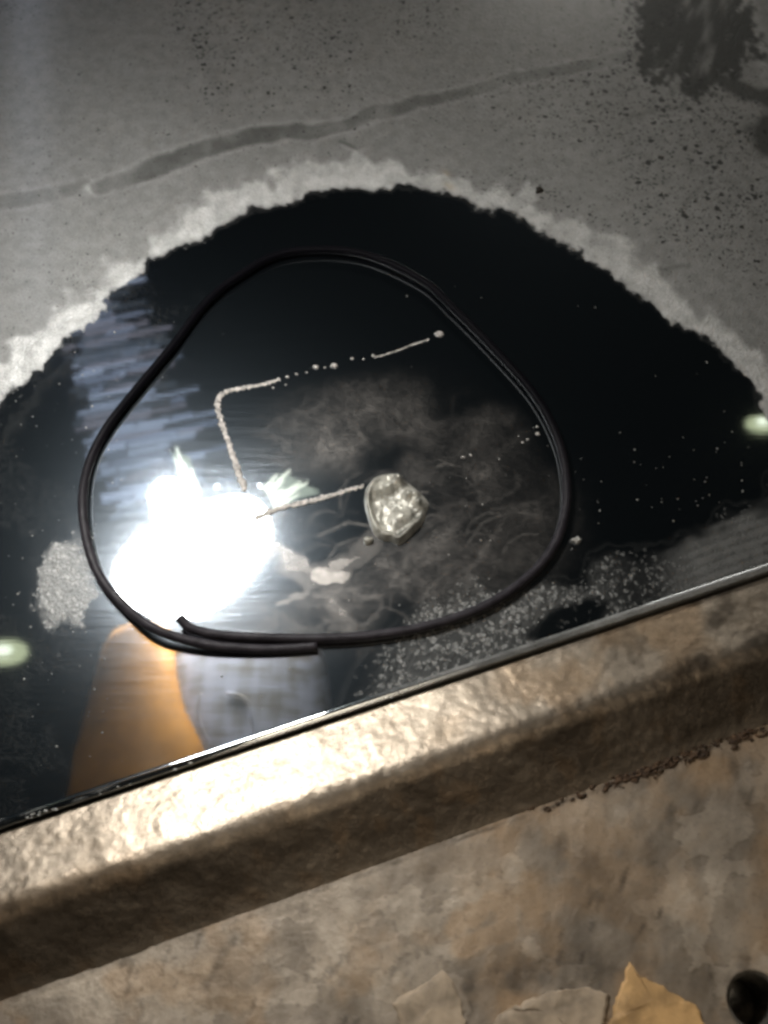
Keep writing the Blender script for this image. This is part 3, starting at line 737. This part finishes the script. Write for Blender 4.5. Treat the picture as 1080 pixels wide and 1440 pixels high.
# ---------------------------------------------------------------- far lamps and the slatted window, seen mirrored
M_far = emitter('yellow_green_lamp_light', rgb(.80, .86, .52), 1.1)
M_core = emitter('pale_bulb_light', rgb(.95, 1, .8), 2.6)
M_fix = simple('lamp_fixture', rgb(.08, .085, .07), .5)
def far_lamp(px, py, h, rx, ry, label):
    c = refl(px, py, h); t = empty('ceiling_lamp', c); tag(t, label, 'lamp', 'round lamps under the dark ceiling')
    s = float(np.linalg.norm(refl(px+10, py, h)-c))/10
    bm = bmesh.new(); rings = []
    for q_, z in ((1, 0), (.85, -.25), (.45, -.42), (.1, -.48)):
        rings.append([bm.verts.new((q_*rx*s*math.cos(2*math.pi*k/32), q_*ry*s*math.sin(2*math.pi*k/32), z*ry*s)) for k in range(32)])
    for a, b in zip(rings[:-1], rings[1:]):
        for k in range(32): bm.faces.new((a[k], a[(k+1) % 32], b[(k+1) % 32], b[k]))
    bm.faces.new(rings[-1])
    o = link('diffuser', bm_mesh('diffuser', bm), M_far); o.parent = t
    bm = bmesh.new(); blob(bm, (0, 0, -.52*ry*s), rx*s*.42, ry*s*.4, ry*s*.2, 3, 2, .03)
    o = link('bulb', bm_mesh('bulb', bm), M_core); o.parent = t
    bm = bmesh.new(); rings = []
    for q_, z in ((1.02, -.03), (1.1, .1), (1.0, .5), (.3, .6)):
        rings.append([bm.verts.new((q_*rx*s*math.cos(2*math.pi*k/32), q_*ry*s*math.sin(2*math.pi*k/32), z*ry*s)) for k in range(32)])
    for a, b in zip(rings[:-1], rings[1:]):
        for k in range(32): bm.faces.new((a[k], a[(k+1) % 32], b[(k+1) % 32], b[k]))
    bm.faces.new(rings[-1])
    o = link('housing', bm_mesh('housing', bm), M_fix); o.parent = t
far_lamp(1070, 597, 1.4, 22, 14, 'greenish ceiling lamp mirrored at the pale ring on the right')
far_lamp(8, 918, 1.4, 32, 19, 'greenish ceiling lamp mirrored at the left, below the grainy oval')

win = empty('slatted_window', refl(220, 500, .5))
tag(win, 'bluish slatted window mirrored as streaks to the left of the lamp', 'window')
M_wf = simple('window_frame_paint', rgb(.1, .1, .11), .5)
rw = random.Random(12)
wl = np.array(win.location)
panes = [emitter('blue_daylight_pane', c, s) for c, s in ((rgb(.58, .68, .95), .55), (rgb(.66, .76, 1), .85), (rgb(.5, .6, .8), .38), (rgb(.72, .68, .82), .45), (rgb(.38, .46, .58), .22))]
nrow = 74
for i in range(nrow):
    f0 = i/nrow; f1 = f0+rw.uniform(.6, .97)/nrow
    y0, y1 = 372+f0*350, 372+f1*350
    xl = np.interp(y0, [372, 470, 600, 720], [130, 96, 120, 165])+rw.uniform(-14, 22)
    xr = np.interp(y0, [372, 470, 560, 640, 720], [170, 225, 262, 300, 300])+rw.uniform(-70, 34)
    cuts = sorted([xl, xr]+[rw.uniform(xl, xr) for _ in range(rw.choice([0, 1, 1, 2]))])
    for a, b in zip(cuts[:-1], cuts[1:]):
        if b-a < 8: continue
        q = [(a, y0-.2*(a-200)), (b-3, y0-.2*(b-200)), (b-3, y1-.2*(b-200)), (a, y1-.2*(a-200))]
        w = [.6, .5, 2, 1.2, 3] if f0 < .5 else [2, 2, 1, 1, 1]
        bm = bmesh.new()
        vs = [bm.verts.new(refl(x, y, .5)-wl) for x, y in q]
        fc = bm.faces.new(vs); bmesh.ops.solidify(bm, geom=[fc], thickness=.003)
        o = link('slat', bm_mesh('slat', bm, False), rw.choices(panes, w)[0]); o.parent = win

# a long cool strip lamp, mirrored dimly in the frosted steel at the far left
sl_a, sl_b = refl(52, 470, .5), refl(30, -260, .5)
t = empty('strip_lamp', sl_a); tag(t, 'long cool white strip lamp mirrored as a dim vertical streak at the far left', 'lamp')
def long_box(p, q, w, h, dz_):
    d = q-p; d = d/np.linalg.norm(d); sd = np.cross(d, [0, 0, 1.0])
    bm = bmesh.new(); up = np.array([0, 0, 1.0])
    v = [bm.verts.new(e_+sd*w*a+up*(dz_+h*b)-p) for e_ in (p, q) for a, b in ((-1, 0), (1, 0), (.8, 1), (-.8, 1))]
    for f in ((0, 1, 2, 3), (7, 6, 5, 4), (0, 4, 5, 1), (1, 5, 6, 2), (2, 6, 7, 3), (3, 7, 4, 0)): bm.faces.new([v[k] for k in f])
    return bm
o = link('tube', bm_mesh('tube', long_box(sl_a, sl_b, .015, .01, 0), False), emitter('cool_tube_light', rgb(.72, .80, 1), 3.0)); o.parent = t
o = link('housing', bm_mesh('housing', long_box(sl_a, sl_b, .03, .03, .011), False), M_fix); o.parent = t

# ---------------------------------------------------------------- added fill panel, unseen, far beyond the frosted corner
t = empty('fill_panel', refl(840, -170, 1.15)); tag(t, 'square white fill panel added above the frosted far corner, outside the picture', 'lamp')
M_pan = emitter('fill_panel_light', rgb(1, .97, .9), FILL)
bm = bmesh.new(); bmesh.ops.create_cube(bm, size=1); bmesh.ops.scale(bm, vec=(.5, .24, .02), verts=bm.verts)
o = link('diffuser', bm_mesh('diffuser', bm, False), M_pan); o.parent = t
bm = bmesh.new(); bmesh.ops.create_cube(bm, size=1); bmesh.ops.scale(bm, vec=(.53, .27, .05), verts=bm.verts); bmesh.ops.translate(bm, verts=bm.verts, vec=(0, 0, .037))
o = link('housing', bm_mesh('housing', bm, False), M_fix); o.parent = t  # back of the added fill panel
# a warm fill panel, added unseen behind the viewer to lift the ledge front
t = empty('warm_fill', (.30, -.80, 1.2)); tag(t, 'warm square fill panel added behind the viewer to light the ledge front, outside the picture', 'lamp')
bm = bmesh.new(); bmesh.ops.create_cube(bm, size=1); bmesh.ops.scale(bm, vec=(.4, .4, .02), verts=bm.verts)
o = link('diffuser', bm_mesh('diffuser', bm, False), emitter('warm_fill_light', rgb(1, .84, .64), 6.0)); o.parent = t
bm = bmesh.new(); bmesh.ops.create_cube(bm, size=1); bmesh.ops.scale(bm, vec=(.43, .43, .05), verts=bm.verts); bmesh.ops.translate(bm, verts=bm.verts, vec=(0, 0, .037))
o = link('housing', bm_mesh('housing', bm, False), M_fix); o.parent = t  # back of the added warm fill panel
